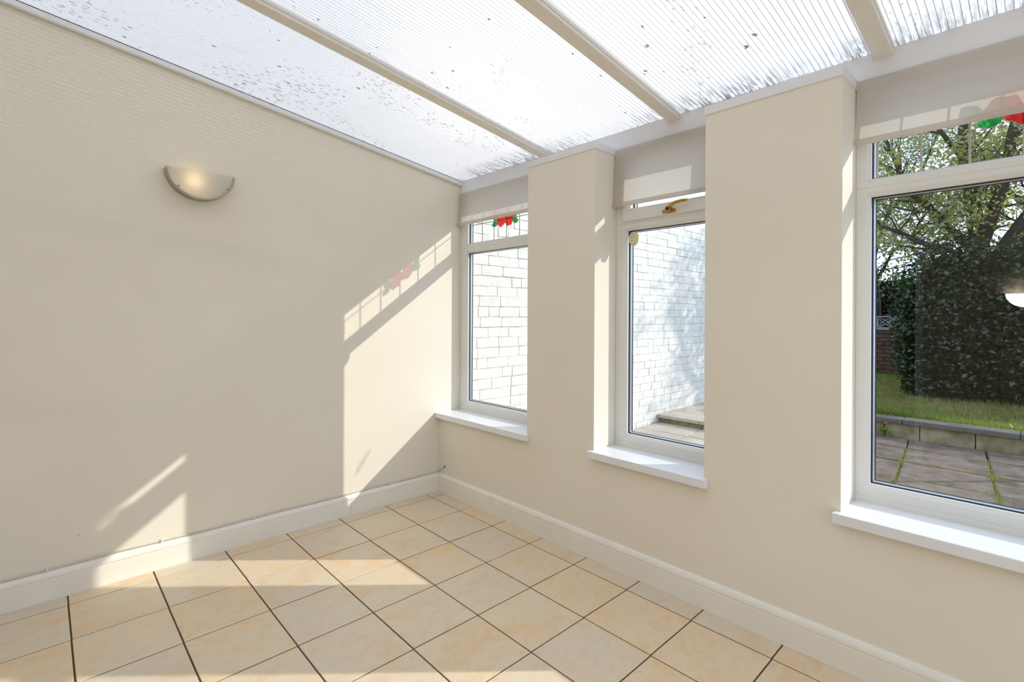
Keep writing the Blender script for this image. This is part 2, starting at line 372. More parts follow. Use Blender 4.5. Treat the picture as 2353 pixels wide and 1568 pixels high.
# floor: grout bed and single tiles
fl = boxo('floor', 0, X1, Y1, 0.0, -0.12, -0.004, 'grout'); struct(fl, 'brown grouted floor under beige ceramic tiles')
def gridpt(c, r): return (-0.227 + 0.337 * c + 0.002 * r, 0.203 - 0.001 * c - 0.335 * r)
JT = 0.0032
for r in range(0, 11):
    for c in range(0, 18):
        q = [gridpt(c, r), gridpt(c + 1, r), gridpt(c + 1, r + 1), gridpt(c, r + 1)]
        xs0, xs1 = q[0][0] + JT, q[1][0] - JT; ys1, ys0 = q[0][1] - JT, q[3][1] + JT
        xs0, xs1, ys0, ys1 = max(xs0, 0.004), min(xs1, X1 - 0.004), max(ys0, Y1 + 0.004), min(ys1, -0.004)
        if xs1 - xs0 < 0.03 or ys1 - ys0 < 0.03: continue
        sk = 0.002
        bm = bmesh.new(); h = R.uniform(-0.0006, 0.0006); b = 0.0022
        lo = [(xs0, ys0), (xs1, ys0), (xs1, ys1), (xs0, ys1)]
        ins = [(xs0 + b, ys0 + b), (xs1 - b, ys0 + b), (xs1 - b, ys1 - b), (xs0 + b, ys1 - b)]
        L0 = [bm.verts.new((x, y, -0.004)) for x, y in lo]; L1 = [bm.verts.new((x, y, h - 0.0012)) for x, y in lo]; L2 = [bm.verts.new((x, y, h)) for x, y in ins]
        for A, B in ((L0, L1), (L1, L2)):
            for k in range(4): bm.faces.new((A[k], A[(k + 1) % 4], B[(k + 1) % 4], B[k]))
        bm.faces.new(L2)
        obj('floor_tile', bm, 'tile', fl)

# left wall: follows the roof slope
T = 0.22
pts = [(Y1, -0.12), (YO, -0.12), (YO, roof_z(YO) + 0.01), (Y1, roof_z(Y1) + 0.01)]
bm = extrude_profile(pts, -T, 0, (0, 0, 0), (1, 0, 0), (0, 1, 0), (0, 0, 1))
struct(obj('wall_left', bm, 'wall'), 'cream painted side wall with sloping top')
GA, GB, GT = -2.6, -0.08, 2.25         # right-wall opening for patio doors added to let in daylight
bm = bmesh.new()
for ya, yb, za, zb in ((Y1, GA, -0.12, None), (GB, 0.0, -0.12, None), (GA, GB, -0.12, 0.0), (GA, GB, GT, None)):
    vs = [bm.verts.new((x, y, (za if lo else (zb if zb is not None else roof_z(y) + 0.01)))) for x in (X1, X1 + T) for y in (ya, yb) for lo in (1, 0)]
    for f in [(0, 1, 3, 2), (4, 6, 7, 5), (0, 4, 5, 1), (2, 3, 7, 6), (0, 2, 6, 4), (1, 5, 7, 3)]: bm.faces.new([vs[i] for i in f])
bmesh.ops.recalc_face_normals(bm, faces=bm.faces)
struct(obj('wall_right', bm, 'wall'))
pd = empty('added_door', (0, 0, 0), kind='structure'); pd['label'] = 'white sliding patio doors added out of view to let in daylight'
for k in range(2):
    ya, yb = GA + (GB - GA) / 2 * k, GA + (GB - GA) / 2 * (k + 1); xo = X1 + 0.06 + 0.05 * k
    bm = bmesh.new(); box(bm, xo, xo + 0.045, ya, ya + 0.06, 0.0, GT); box(bm, xo, xo + 0.045, yb - 0.06, yb, 0.0, GT); box(bm, xo, xo + 0.045, ya + 0.06, yb - 0.06, 0.0, 0.07); box(bm, xo, xo + 0.045, ya + 0.06, yb - 0.06, GT - 0.07, GT)
    lf = obj('door_leaf', bm, 'upvc', pd); boxo('glass_pane', xo + 0.018, xo + 0.022, ya + 0.06, yb - 0.06, 0.07, GT - 0.07, 'glass', lf)
struct(boxo('wall_back', -T, X1 + T, Y1 - T, Y1, -0.12, roof_z(Y1) + 0.05, 'house_wall'))
# front wall: dado plus piers between the windows
bm = bmesh.new()
box(bm, 0, X1 + T, 0, YO, -0.12, SILL_Z - 0.04)
for a, b in ((P1A, P1B), (P2A, P2B), (P3A, P3B), (P4A, X1 + T)): box(bm, a, b, 0, YO, SILL_Z - 0.04, LID_Z0)
struct(obj('wall_front', bm, 'wall'), 'cream painted window wall with square piers')
# eaves fascia and pier cappings
struct(boxo('trim_1', 0.0, X1, YF, YO + 0.02, HEAD_Z - 0.002, roof_z(YF) + 0.002, 'trim', bev=0.002), 'white eaves fascia board above the windows')
for i, (a, b) in enumerate(((P1A, P1B), (P2A, P2B), (P3A, P3B), (P4A, X1))):
    bm = bmesh.new(); box(bm, a - 0.006, b + 0.004, -0.005, YF + 0.001, LID_Z0, LID_Z1, 0.002)
    struct(obj('trim_%d' % (i + 2), bm, 'trim'), 'white plastic capping around a pier top')
gt = bmesh.new(); pr = []
for k in range(13):
    a = math.pi + math.pi * k / 12; pr.append((0.360 + 0.056 * math.cos(a), 2.325 + 0.056 * math.sin(a)))
for k in range(12, -1, -1):
    a = math.pi + math.pi * k / 12; pr.append((0.360 + 0.053 * math.cos(a), 2.327 + 0.053 * math.sin(a)))
gt.free(); gt = extrude_profile(pr, 0.0, X1 + T, (0, 0, 0), (1, 0, 0), (0, 1, 0), (0, 0, 1))
struct(obj('trim_7', gt, 'trim'), 'white half-round gutter outside the eaves')
# left roof edge bead
def slope_bar(name, x0, x1, d0, d1, ya, yb, mat, parent=None, bev=0.0):
    """bar running up the roof slope; d0,d1 = depth below the sheet"""
    bm = bmesh.new()
    vs = [bm.verts.new((x, y, roof_z(y) - d)) for x in (x0, x1) for y in (ya, yb) for d in (d1, d0)]
    for f in [(0, 1, 3, 2), (4, 6, 7, 5), (0, 4, 5, 1), (2, 3, 7, 6), (0, 2, 6, 4), (1, 5, 7, 3)]: bm.faces.new([vs[i] for i in f])
    bmesh.ops.recalc_face_normals(bm, faces=bm.faces)
    if bev: bmesh.ops.bevel(bm, geom=list(bm.edges), offset=bev, segments=3, profile=0.5, affect='EDGES')
    return obj(name, bm, mat, parent)
struct(slope_bar('trim_6', 0.0, 0.022, 0.006, 0.038, Y1, YF, 'trim', bev=0.007), 'thin white bead along the top of the side wall')

slope_bar('trim_8', 0.0, 0.014, 0.0005, 0.0058, Y1, YF, 'gasket'); struct(bpy.data.objects['trim_8'], 'dark strip painting the shaded gap between side wall bead and roof sheet')  # solid dark strip stands in for the shade in the gap

# ceiling: twin-wall sheets on rafters
ceil = empty('ceiling', (0, 0, 0), kind='structure'); ceil['label'] = 'translucent fluted polycarbonate lean-to roof'
RX = [0.945, 1.853, 2.758, 3.665, 4.57]
YE = 0.42
edges = [0.0] + RX + [X1]
PITCH = 0.0212
for i in range(len(edges) - 1):
    a, b = edges[i], edges[i + 1]
    pa, pb = a + (0.006 if i else 0.0), b - (0.006 if i < len(edges) - 2 else 0.0)
    pn = pyobj('roof_panel', [(pa, Y1, roof_z(Y1)), (pb, Y1, roof_z(Y1)), (pb, YE, roof_z(YE)), (pa, YE, roof_z(YE))], [(0, 1, 2, 3)], 'skin_lower', ceil)
    H = 0.016
    pyobj('upper_skin', [(pa, Y1, roof_z(Y1) + H), (pb, Y1, roof_z(Y1) + H), (pb, YE, roof_z(YE) + H), (pa, YE, roof_z(YE) + H)], [(0, 3, 2, 1)], 'skin_upper', pn)
    vs, fs = [], []; n = int((pb - pa) / PITCH); st = (pb - pa) / n
    for k in range(n + 1):
        x = pa + st * k; q = len(vs); w = 0.0011
        for xx in (x - w, x + w):
            vs += [(xx, Y1, roof_z(Y1) + 0.0008), (xx, YE, roof_z(YE) + 0.0008), (xx, YE, roof_z(YE) + H - 0.0008), (xx, Y1, roof_z(Y1) + H - 0.0008)]
        fs += [(q, q + 1, q + 2, q + 3), (q + 4, q + 7, q + 6, q + 5), (q, q + 4, q + 5, q + 1)]
    pyobj('flute_walls', vs, fs, 'web', pn)
for x in RX:
    rf = slope_bar('rafter', x - 0.033, x + 0.033, -0.03, 0.030, Y1, YF + 0.01, 'rafter', ceil, bev=0.004)
    rf['label'] = 'beige boxed glazing bar under the roof sheets'
    for sx in (-1, 1):
        slope_bar('glazing_lip', x + sx * 0.0355 - 0.0025, x + sx * 0.0355 + 0.0025, -0.002, 0.012, Y1, YF + 0.005, 'trim', rf)

# skirting boards
prof = [(0, 0), (0.018, 0), (0.018, 0.094), (0.0165, 0.0965), (0.0165, 0.099), (0.0185, 0.103), (0.0185, 0.110), (0.0165, 0.118), (0.012, 0.126), (0.006, 0.132), (0, 0.134)]
bl = empty('baseboard_left', (0, 0, 0), kind='structure'); bl['label'] = 'cream moulded skirting board on the side wall'
for a, b in ((Y1, -0.7165), (-0.7150, -0.002)):
    obj('board', extrude_profile(prof, a, b, (0, 0, 0.001), (0, 1, 0), (1, 0, 0), (0, 0, 1)), 'skirting', bl)
obj('caulk_line', extrude_profile([(0.018, 0.0), (0.0225, 0.0), (0.018, 0.006)], Y1, -0.018, (0, 0, 0), (0, 1, 0), (1, 0, 0), (0, 0, 1)), 'caulk', bl)
bf = empty('baseboard_front', (0, 0, 0), kind='structure'); bf['label'] = 'cream moulded skirting board under the windows'
for a, b in ((0.0185, 0.6295), (0.631, X1)):
    obj('board', extrude_profile(prof, a, b, (0, 0, 0.001), (1, 0, 0), (0, -1, 0), (0, 0, 1)), 'skirting', bf)
obj('caulk_line', extrude_profile([(0.018, 0.0), (0.0215, 0.0), (0.018, 0.005)], 0.018, X1, (0, 0, 0), (1, 0, 0), (0, -1, 0), (0, 0, 1)), 'caulk', bf)

# ================================================================== WINDOWS
def rose_motif(pane, cx, cz, s, y0, y1):
    """two red roses flanked by green leaves, outlined in lead"""
    def outline(pts):
        bm = bmesh.new(); P = [(x, y0 - 0.0005, z) for x, z in pts] + [(pts[0][0], y0 - 0.0005, pts[0][1])]
        tube(bm, P, 0.0014 * s, 5, False); return bm
    for sx in (-1, 1):
        pts = []
        for k in range(40):
            a = 2 * math.pi * k / 40; rr = 0.047 * s * (1 + 0.07 * math.cos(7 * a + sx))
            pts.append((cx + sx * 0.043 * s + rr * math.cos(a) * 0.95, cz + rr * math.sin(a) * 1.12 - 0.004 * s * (sx > 0)))
        o = obj('rose', prism_xz(bmesh.new(), pts, y0 + (0.0006 if sx > 0 else 0), y1), 'red_glass', pane); o['label'] = 'red stained rose'
        obj('lead_outline', outline(pts), 'lead', pane)
        for j, (ox, oz, ang) in enumerate(((0.108, 0.022, 50), (0.110, -0.026, -22))):
            lp = []
            for k in range(17):
                t = k / 16; w = 0.021 * s * math.sin(math.pi * t) ** 0.8
                lp.append((t, w))
            L = 0.062 * s; ca, sa = math.cos(math.radians(ang)), math.sin(math.radians(ang))
            raw = [(t * L - L / 2, w) for t, w in lp] + [(t * L - L / 2, -w) for t, w in reversed(lp[1:-1])]
            pts2 = [(cx + sx * (ox * s + px * ca - pz * sa), cz + oz * s + px * sa + pz * ca) for px, pz in raw]
            o = obj('leaf', prism_xz(bmesh.new(), pts2, y0 + 0.0002 * j, y1), 'green_glass', pane); o['label'] = 'green stained leaf'
            obj('lead_outline', outline(pts2), 'lead', pane)
def window(i, x0, x1, jw, jr, leads, rose, sash):
    w = empty('window_%d' % i, ((x0 + x1) / 2, YF, SILL_Z)); w.location = (0, 0, 0); struct(w)
    w['label'] = ['white framed window nearest the side wall', 'narrow white window with brass handle between two piers', 'wide white window overlooking the garden', 'white window added beyond the right edge to let in daylight'][i - 1]
    TZ = 1.868
    # outer frame: lower light and transom
    fr = obj('lower_frame', ring(bmesh.new(), x0, x1, SILL_Z - 0.01, TZ, jw, jr, 0.083, 0.036, YO - 0.005, YF), 'upvc', w)
    fu = obj('upper_frame', ring(bmesh.new(), x0, x1, TZ, HEAD_Z, jw, jr, 0.037, 0.05, YO - 0.005, YF), 'upvc', w)
    boxo('bottom_packer', x0, x1, YF - 0.006, YF + 0.01, SILL_Z - 0.01, SILL_Z + 0.022, 'upvc', w, bev=0.002)
    gy = YF + 0.030
    lower = (x0 + jw, x1 - jr, SILL_Z + 0.073, TZ - 0.036); upper = (x0 + jw, x1 - jr, TZ + 0.037, HEAD_Z - 0.05)
    if sash:
        s = obj('top_sash', ring(bmesh.new(), x0 + jw - 0.018, x1 - jr + 0.018, TZ + 0.016, HEAD_Z - 0.02, 0.045, 0.045, 0.070, 0.045, YO - 0.01, YF - 0.014), 'upvc', w)
        boxo('seal_gap', x0 + jw - 0.0215, x0 + jw - 0.0185, YF - 0.0005, YF + 0.004, TZ + 0.016, HEAD_Z - 0.05, 'gasket', w)
        upper = (x0 + jw + 0.027, x1 - jr - 0.027, TZ + 0.086, HEAD_Z - 0.065)
        # brass handle on the bottom rail of the sash
        hy = YF - 0.014; hz = TZ + 0.034; hx = x0 + 0.35
        h = obj('handle', box(bmesh.new(), hx - 0.040, hx + 0.034, hy - 0.008, hy, hz - 0.010, hz + 0.010, 0.004), 'brass', s, True); h['label'] = 'polished brass window handle'
        bm = bmesh.new(); tube(bm, [(hx, hy, hz + 0.006), (hx, hy - 0.024, hz + 0.010)], [0.018, 0.014], 16); obj('handle_hub', bm, 'brass', s, True)
        bm = bmesh.new(); tube(bm, [(hx, hy - 0.024, hz + 0.010), (hx, hy - 0.029, hz + 0.010)], [0.0105, 0.009], 14); obj('lock_button', bm, 'dark_brass', s, True)
        bm = bmesh.new(); tube(bm, [(hx - 0.006, hy - 0.018, hz + 0.012), (hx + 0.02, hy - 0.030, hz + 0.024), (hx + 0.05, hy - 0.034, hz + 0.033), (hx + 0.085, hy - 0.033, hz + 0.037), (hx + 0.112, hy - 0.031, hz + 0.037), (hx + 0.117, hy - 0.031, hz + 0.037)], [0.008, 0.009, 0.0095, 0.0085, 0.007, 0.003], 10)
        obj('handle_lever', bm, 'brass', s, True)
    for nm, (a, b, c, d) in (('lower_pane', lower), ('upper_pane', upper)):
        pane = boxo(nm, a - 0.004, b + 0.004, gy, gy + 0.004, c - 0.004, d + 0.004, 'glass', w); pane['label'] = 'clear glass pane'
        g = bmesh.new(); ring(g, a - 0.004, b + 0.004, c - 0.004, d + 0.004, 0.0085, 0.0085, 0.0085, 0.0085, gy - 0.0005, gy - 0.004, bead=0.001); obj('gasket', g, 'gasket', pane)
        g = bmesh.new(); ring(g, a - 0.004, b + 0.004, c - 0.004, d + 0.004, 0.013, 0.013, 0.011, 0.011, gy + 0.018, gy + 0.0045, bead=0.001); obj('glazing_spacer', g, 'spacer', pane)
        g = bmesh.new(); ring(g, a - 0.004, b + 0.004, c - 0.004, d + 0.004, 0.016, 0.016, 0.013, 0.013, gy + 0.024, gy + 0.0185, bead=0.001); obj('outer_gasket', g, 'gasket', pane)
        if nm == 'upper_pane' and leads:
            for lx in leads: boxo('lead_strip', lx - 0.0036, lx + 0.0036, gy - 0.0022, gy - 0.0002, c, d, 'lead', pane)
            for lz in ((2.047, 2.185) if i == 1 else (2.2,)):
                boxo('lead_strip', a, b, gy - 0.0021, gy - 0.0003, lz - 0.003, lz + 0.003, 'lead', pane)
            rose_motif(pane, rose[0], rose[1], rose[2], gy - 0.004, gy - 0.0005)
    ov = 0.022
    sx0, sx1 = (x0 + 0.001 if i == 1 else x0 - ov), x1 + ov
    bm = bmesh.new(); box(bm, sx0, sx1, -0.036, -0.0005, SILL_Z - 0.04, SILL_Z, 0.004)
    box(bm, x0 + 0.0005, x1 - 0.0005, -0.02, YF + 0.004, SILL_Z - 0.04, SILL_Z - 0.0002)
    o = obj('window_sill', bm, 'sill', w); o['label'] = 'glossy white window board'
    return w
window(1, 0.0, P1A, 0.085, 0.040, [0.103 + 0.1365 * k for k in range(6)], (0.497, 2.050, 1.0), False)
window(2, P1B, P2A, 0.072, 0.045, None, None, True)
window(3, P2B, P3A, 0.050, 0.050, [2.735 + 0.1385 * k for k in range(8)], (3.205, 2.082, 1.25), False)
window(4, P3B, P4A, 0.050, 0.050, None, None, False)  # window added out of view so more daylight enters from the right

# ================================================================== THINGS IN THE ROOM
# roller blinds
def blind(x0, x1, zb, label):
    t = empty('roller_blind', ((x0 + x1) / 2, 0.19, 2.29)); tag(t, label, 'blind', 'pale roller blinds above the windows')
    lx, ly, lz = t.location
    def P(x, y, z): return (x - lx, y - ly, z - lz)
    bm = bmesh.new(); prof2 = [(0.1935, 2.307), (0.186, 2.304), (0.1825, 2.29), (0.181, 2.26), (0.174, 2.15), (0.1675, zb + 0.024)]
    n = 14; rows = []
    for y, z in prof2:
        rows.append([bm.verts.new(P(x0 + 0.006 + (x1 - x0 - 0.012) * k / n, y + 0.0012 * math.sin(k * 1.3) * (2.3 - z), z)) for k in range(n + 1)])
    for a, b in zip(rows, rows[1:]):
        for k in range(n): bm.faces.new((a[k], a[k + 1], b[k + 1], b[k]))
    fb = obj('fabric', bm, 'fabric', t, True)
    bm = bmesh.new(); tube(bm, [P(x0 + 0.012, 0.206, 2.288), P(x1 - 0.012, 0.206, 2.288)], 0.016, 14); 
    # bottom bar in its pocket: flattened lozenge section
    bm.free()
    pr = [(-0.0045, 0.0), (-0.006, 0.006), (-0.006, 0.018), (-0.003, 0.025), (0.003, 0.025), (0.005, 0.018), (0.005, 0.006), (0.003, 0.0)]
    o = obj('bottom_bar', extrude_profile(pr, x0 + 0.004, x1 - 0.004, (-lx, 0.167 - ly, zb - lz), (1, 0, 0), (0, 1, 0), (0, 0, 1)), 'fabric', fb)
    for xx in (x0 + 0.001, x1 - 0.005):
        boxo('bracket', xx - lx, xx + 0.004 - lx, 0.178 - ly, 0.1985 - ly, 2.272 - lz, 2.309 - lz, 'upvc', t, bev=0.0015)
    return t
blind(0.0, P1A, 2.046, 'pale roller blind over the window nearest the side wall')
t2 = blind(P1B, P2A, 1.966, 'pale roller blind over the narrow window with the brass handle')
blind(P2B, P3A, 2.038, 'pale roller blind over the wide garden window')
bm = bmesh.new(); lx, ly, lz = t2.location
for k in range(26):
    bmesh.ops.create_icosphere(bm, subdivisions=1, radius=0.0022, matrix=Matrix.Translation((P1B + 0.004 - lx, 0.172 - ly, 2.09 - 0.0046 * k - lz)))
obj('bead_chain', bm, 'upvc', t2, True)

# cream sensor discs on the window glass
def sensor(x, z, label):
    pts = []
    for k in range(28):
        a = 2 * math.pi * k / 28; r_ = 1 + 0.05 * math.cos(2 * a)
        pts.append((0.030 * math.cos(a) * r_, 0.040 * math.sin(a) * (1.0 if math.sin(a) < 0 else 0.95)))
    bm = bmesh.new(); yf = -0.014
    rs = []
    for f, y in ((1.0, 0.0), (1.0, yf * 0.7), (0.92, yf * 0.95), (0.55, yf)):
        rs.append([bm.verts.new((px * f, y, pz * f)) for px, pz in pts])
    for a, b in zip(rs, rs[1:]):
        for k in range(28): bm.faces.new((a[k], a[(k + 1) % 28], b[(k + 1) % 28], b[k]))
    bm.faces.new(rs[-1]); bm.faces.new(list(reversed(rs[0]))); bmesh.ops.recalc_face_normals(bm, faces=bm.faces)
    t = empty('vent_disc', (x, YF + 0.0235, z)); tag(t, label, 'vent cover', 'cream discs on the window glass')
    bd = obj('body', bm, 'sensor', t, True)
    bm = bmesh.new(); tube(bm, [(0.011 * math.cos(a * math.pi / 8), yf - 0.0002, 0.018 + 0.011 * math.sin(a * math.pi / 8)) for a in range(17)], 0.0009, 5, False); obj('dial_ring', bm, 'steel', bd)
    bm = bmesh.new(); bmesh.ops.create_icosphere(bm, subdivisions=1, radius=0.0022, matrix=Matrix.Translation((-0.006, yf - 0.0005, -0.012))); obj('pin', bm, 'dark', bd)
    return t
sensor(1.596, 1.785, 'cream oval disc fixed in the top corner of the narrow window')
sensor(0.876, 1.785, 'cream oval disc on the window nearest the side wall, shown by its shadow')

# half-moon wall lamp
LY, LZ = -1.604, 2.118
lamp = empty('wall_lamp', (0, LY, LZ)); tag(lamp, 'half-moon frosted glass wall lamp with nickel rim on the side wall', 'lamp')
RW, RH, DP = 0.163, 0.152, 0.066
def arc(f, n=40): return [(RW * f * math.cos(math.pi + math.pi * k / n), RH * f * math.sin(math.pi + math.pi * k / n)) for k in range(n + 1)]
bm = bmesh.new(); o_, i_ = arc(1.0), arc(0.925)
loops = []
for (pts, x) in ((o_, 0.0), (o_, DP - 0.004), (arc(0.985), DP), (arc(0.94), DP), (i_, DP - 0.004), (i_, 0.0)):
    loops.append([bm.verts.new((x, y, z)) for y, z in pts])
for a, b in zip(loops, loops[1:] + loops[:1]):
    for k in range(40): bm.faces.new((a[k], a[k + 1], b[k + 1], b[k]))
bm.faces.new([l[0] for l in loops]); bm.faces.new([l[-1] for l in reversed(loops)])
bmesh.ops.recalc_face_normals(bm, faces=bm.faces)
obj('rim', bm, 'steel', lamp, True)['label'] = 'brushed nickel half-round rim'
# convex frosted glass front
bm = bmesh.new(); grid = []
for j in range(13):
    f = 0.93 * j / 12
    row = [bm.verts.new((DP - 0.006 + 0.020 * (1 - (j / 12) ** 2), y * f, z * f)) for y, z in arc(1.0)]
    grid.append(row)
for a, b in zip(grid[1:], grid[2:]):
    for k in range(40): bm.faces.new((a[k], a[k + 1], b[k + 1], b[k]))
for k in range(40): bm.faces.new((grid[0][0], grid[1][k], grid[1][k + 1]))
bmesh.ops.remove_doubles(bm, verts=bm.verts, dist=1e-6); bmesh.ops.recalc_face_normals(bm, faces=bm.faces)
obj('glass_shade', bm, 'frosted', lamp, True)['label'] = 'frosted white glass'
bpl = boxo('back_plate', 0.0005, 0.004, -0.10, 0.10, -0.085, -0.02, 'steel', lamp, bev=0.0015)
bm = bmesh.new(); tube(bm, [(0.004, -0.035, -0.052), (0.020, -0.035, -0.052)], 0.008, 12); obj('lamp_holder', bm, 'steel', bpl)
bm = bmesh.new(); tube(bm, [(0.026, -0.055, -0.05), (0.026, -0.045, -0.05), (0.026, -0.025, -0.05), (0.026, -0.015, -0.05)], [0.004, 0.010, 0.010, 0.004], 12); obj('bulb', bm, 'bulb', bpl, True)
for yy in (-0.115, 0.135):
    zz = -RH * math.sqrt(max(0, 1 - (yy / RW) ** 2)) + 0.012
    bm = bmesh.new(); tube(bm, [(DP - 0.002, yy * 0.94, zz), (DP + 0.008, yy * 0.94, zz)], 0.004, 10); obj('clip', bm, 'steel', lamp, True)

M['lit_shade'] = emit('lit_frosted_shade', (1.0, 0.97, 0.92, 1), 26.0)
added_lamp = empty('wall_lamp', (3.085, Y1, 1.545)); added_lamp.scale = (0.8, 0.8, 0.8); added_lamp.rotation_euler = (0, 0, math.pi / 2); tag(added_lamp, 'lit half-moon wall lamp added behind the viewer for a white reflection in the wide window', 'lamp')  # added lamp; its glowing shade supplies the white reflection in the glass
for ch in list(lamp.children):
    c2 = ch.copy(); C.objects.link(c2); c2.parent = added_lamp
    if ch.name.startswith('glass_shade'):
        c2.data = ch.data.copy(); c2.data.materials.clear(); c2.data.materials.append(M['lit_shade'])
    for g in ch.children:
        d2 = g.copy(); C.objects.link(d2); d2.parent = c2

# cable clipped on top of the skirting
cb = empty('cable', (0, 0, 0)); tag(cb, 'thin white cable clipped along the skirting of the side wall', 'cable')
clips = [-2.66, -2.215, -1.77, -1.316, -0.864, -0.431, -0.04]
pts = []
N = 180
for k in range(N + 1):
    y = Y1 + 0.02 + (-0.012 - Y1 - 0.02) * k / N
    near = min(abs(y - c) for c in clips)
    pts.append((0.006, y, 0.1395 + 0.004 * min(1, near / 0.2) * math.sin(y * 9.0) + 0.003))
pts += [(0.012, -0.006, 0.146), (0.030, -0.006, 0.158), (0.055, -0.006, 0.174), (0.074, -0.005, 0.188), (0.081, 0.004, 0.192)]
bm = bmesh.new(); tube(bm, pts, 0.0032, 7); obj('sheath', bm, 'cable', cb, True)
for c in clips:
    cl = boxo('cable_clip', 0.0005, 0.0125, c - 0.0045, c + 0.0045, 0.1365, 0.1515, 'upvc', cb, bev=0.002)
bm = bmesh.new(); tube(bm, [(0.081, -0.0006, 0.192), (0.081, -0.0016, 0.192)], 0.009, 14); obj('hole_grommet', bm, 'dark', cb)

# door in the back wall (seen only as streaks reflected in the garden window)
dr = empty('door_1', (0, 0, 0), kind='structure'); dr['label'] = 'white framed glazed house door behind the viewer'
obj('door_frame', (lambda b: (box(b, 1.40, 1.46, Y1, Y1 + 0.03, 0, 2.1), box(b, 2.36, 2.42, Y1, Y1 + 0.03, 0, 2.1), box(b, 1.46, 2.36, Y1, Y1 + 0.03, 2.04, 2.1))[0])(bmesh.new()), 'upvc', dr)
boxo('door_leaf', 1.465, 2.355, Y1 + 0.001, Y1 + 0.02, 0.01, 2.035, 'back_wall', dr)

# ================================================================== THE GARDEN
# white painted brick boundary wall
XW = -0.02
CO = 0.0868
bw = boxo('boundary_wall', XW - 0.22, XW - 0.0055, YO + 0.001, 6.0, -0.1, 2.60, 'mortar'); tag(bw, 'white painted brick boundary wall outside the windows', 'wall')
def brick_mesh(L, seed):
    r = random.Random(seed); bm = bmesh.new(); h = CO - 0.006
    nx, nz = 5, 3
    def jit(a): return r.uniform(-a, a)
    fr = [[bm.verts.new((0.0 + jit(0.0022) - (0.0008 if (i in (0, nx - 1) or j in (0, nz - 1)) else 0), L * (i / (nx - 1) - 0.5) + jit(0.0022), h * (j / (nz - 1) - 0.5) + jit(0.0022))) for i in range(nx)] for j in range(nz)]
    for j in range(nz - 1):
        for i in range(nx - 1): bm.faces.new((fr[j][i], fr[j][i + 1], fr[j + 1][i + 1], fr[j + 1][i]))
    # returns to the mortar
    rim = fr[0][:] + [fr[j][nx - 1] for j in range(1, nz)] + list(reversed(fr[nz - 1][:-1])) + [fr[j][0] for j in range(nz - 2, 0, -1)]
    rim = [bm.verts.new(v.co) for v in rim]
    bk = [bm.verts.new((-0.014, v.co.y * 1.01, v.co.z * 1.03)) for v in rim]
    for k in range(len(rim)): bm.faces.new((rim[k], rim[(k + 1) % len(rim)], bk[(k + 1) % len(rim)], bk[k]))
    bmesh.ops.recalc_face_normals(bm, faces=bm.faces)
    me = bpy.data.meshes.new('brick'); bm.to_mesh(me); bm.free(); me.materials.append(M['brick'])
    for p in me.polygons: p.use_smooth = True
    return me
LST, LHD = 0.238, 0.116
ms = [brick_mesh(LST - 0.006, 10 + k) for k in range(4)]; mh = [brick_mesh(LHD - 0.006, 30 + k) for k in range(3)]
restv, restf = [], []
nb = 0; cand = []
for j in range(31):
    z = -0.06 + CO * (j + 0.5)
    y = YO - 0.06 - R.uniform(0, 0.2); 
    while y < 5.9:
        st_ = R.random() < 0.68; L = LST if st_ else LHD
        if y + L > YO + 0.01:
            yc = y + L / 2
            dvis = (0.28 < yc < 1.08 and 0.6 < z < 2.15) or (2.5 < yc < 4.55 and z > 0.0)
            cand.append((dvis, yc, z, st_, L))
        y += L
vis = [c for c in cand if c[0]]
vis.sort(key=lambda c: c[1])
keep = set(id(c) for c in vis[:298])
for c in cand:
    d, yc, z, st_, L = c
    me = R.choice(ms if st_ else mh)
    dx = R.uniform(-0.003, 0.004); rx = R.uniform(-0.012, 0.012)
    if z > 2.56: continue
    if id(c) in keep:
        o = bpy.data.objects.new('brick', me); link(o, bw)
        o.location = (XW + dx, yc, z + R.uniform(-0.002, 0.002)); o.rotation_euler = (rx, 0, 0)
    else:
        q = len(restv)
        mtx = Matrix.Translation((XW + dx, yc, z)) @ Matrix.Rotation(rx, 4, 'X')
        restv += [tuple(mtx @ v.co) for v in me.vertices]; restf += [tuple(q + i for i in p.vertices) for p in me.polygons]
pyobj('remaining_bricks', restv, restf, 'brick', bw, True, 'stuff')
# broken rendered coping on top of the wall
bm = bmesh.new(); ys = [YO + 0.01 + (5.9 - YO) * k / 60 for k in range(61)]; rr = random.Random(3)
tp = [bm.verts.new((XW - 0.23, y, 2.62 + rr.uniform(-0.01, 0.02))) for y in ys]; tf = [bm.verts.new((XW + 0.012 + rr.uniform(-0.006, 0.01), y, 2.60 + rr.uniform(-0.012, 0.012))) for y in ys]
bf_ = [bm.verts.new((XW - 0.004, y, 2.53 + rr.uniform(-0.05, 0.02))) for y in ys]
for k in range(60):
    bm.faces.new((tp[k], tp[k + 1], tf[k + 1], tf[k])); bm.faces.new((tf[k], tf[k + 1], bf_[k + 1], bf_[k]))
obj('crumbled_coping', bm, 'brick', bw, True)['label'] = 'crumbling rendered top of the wall'

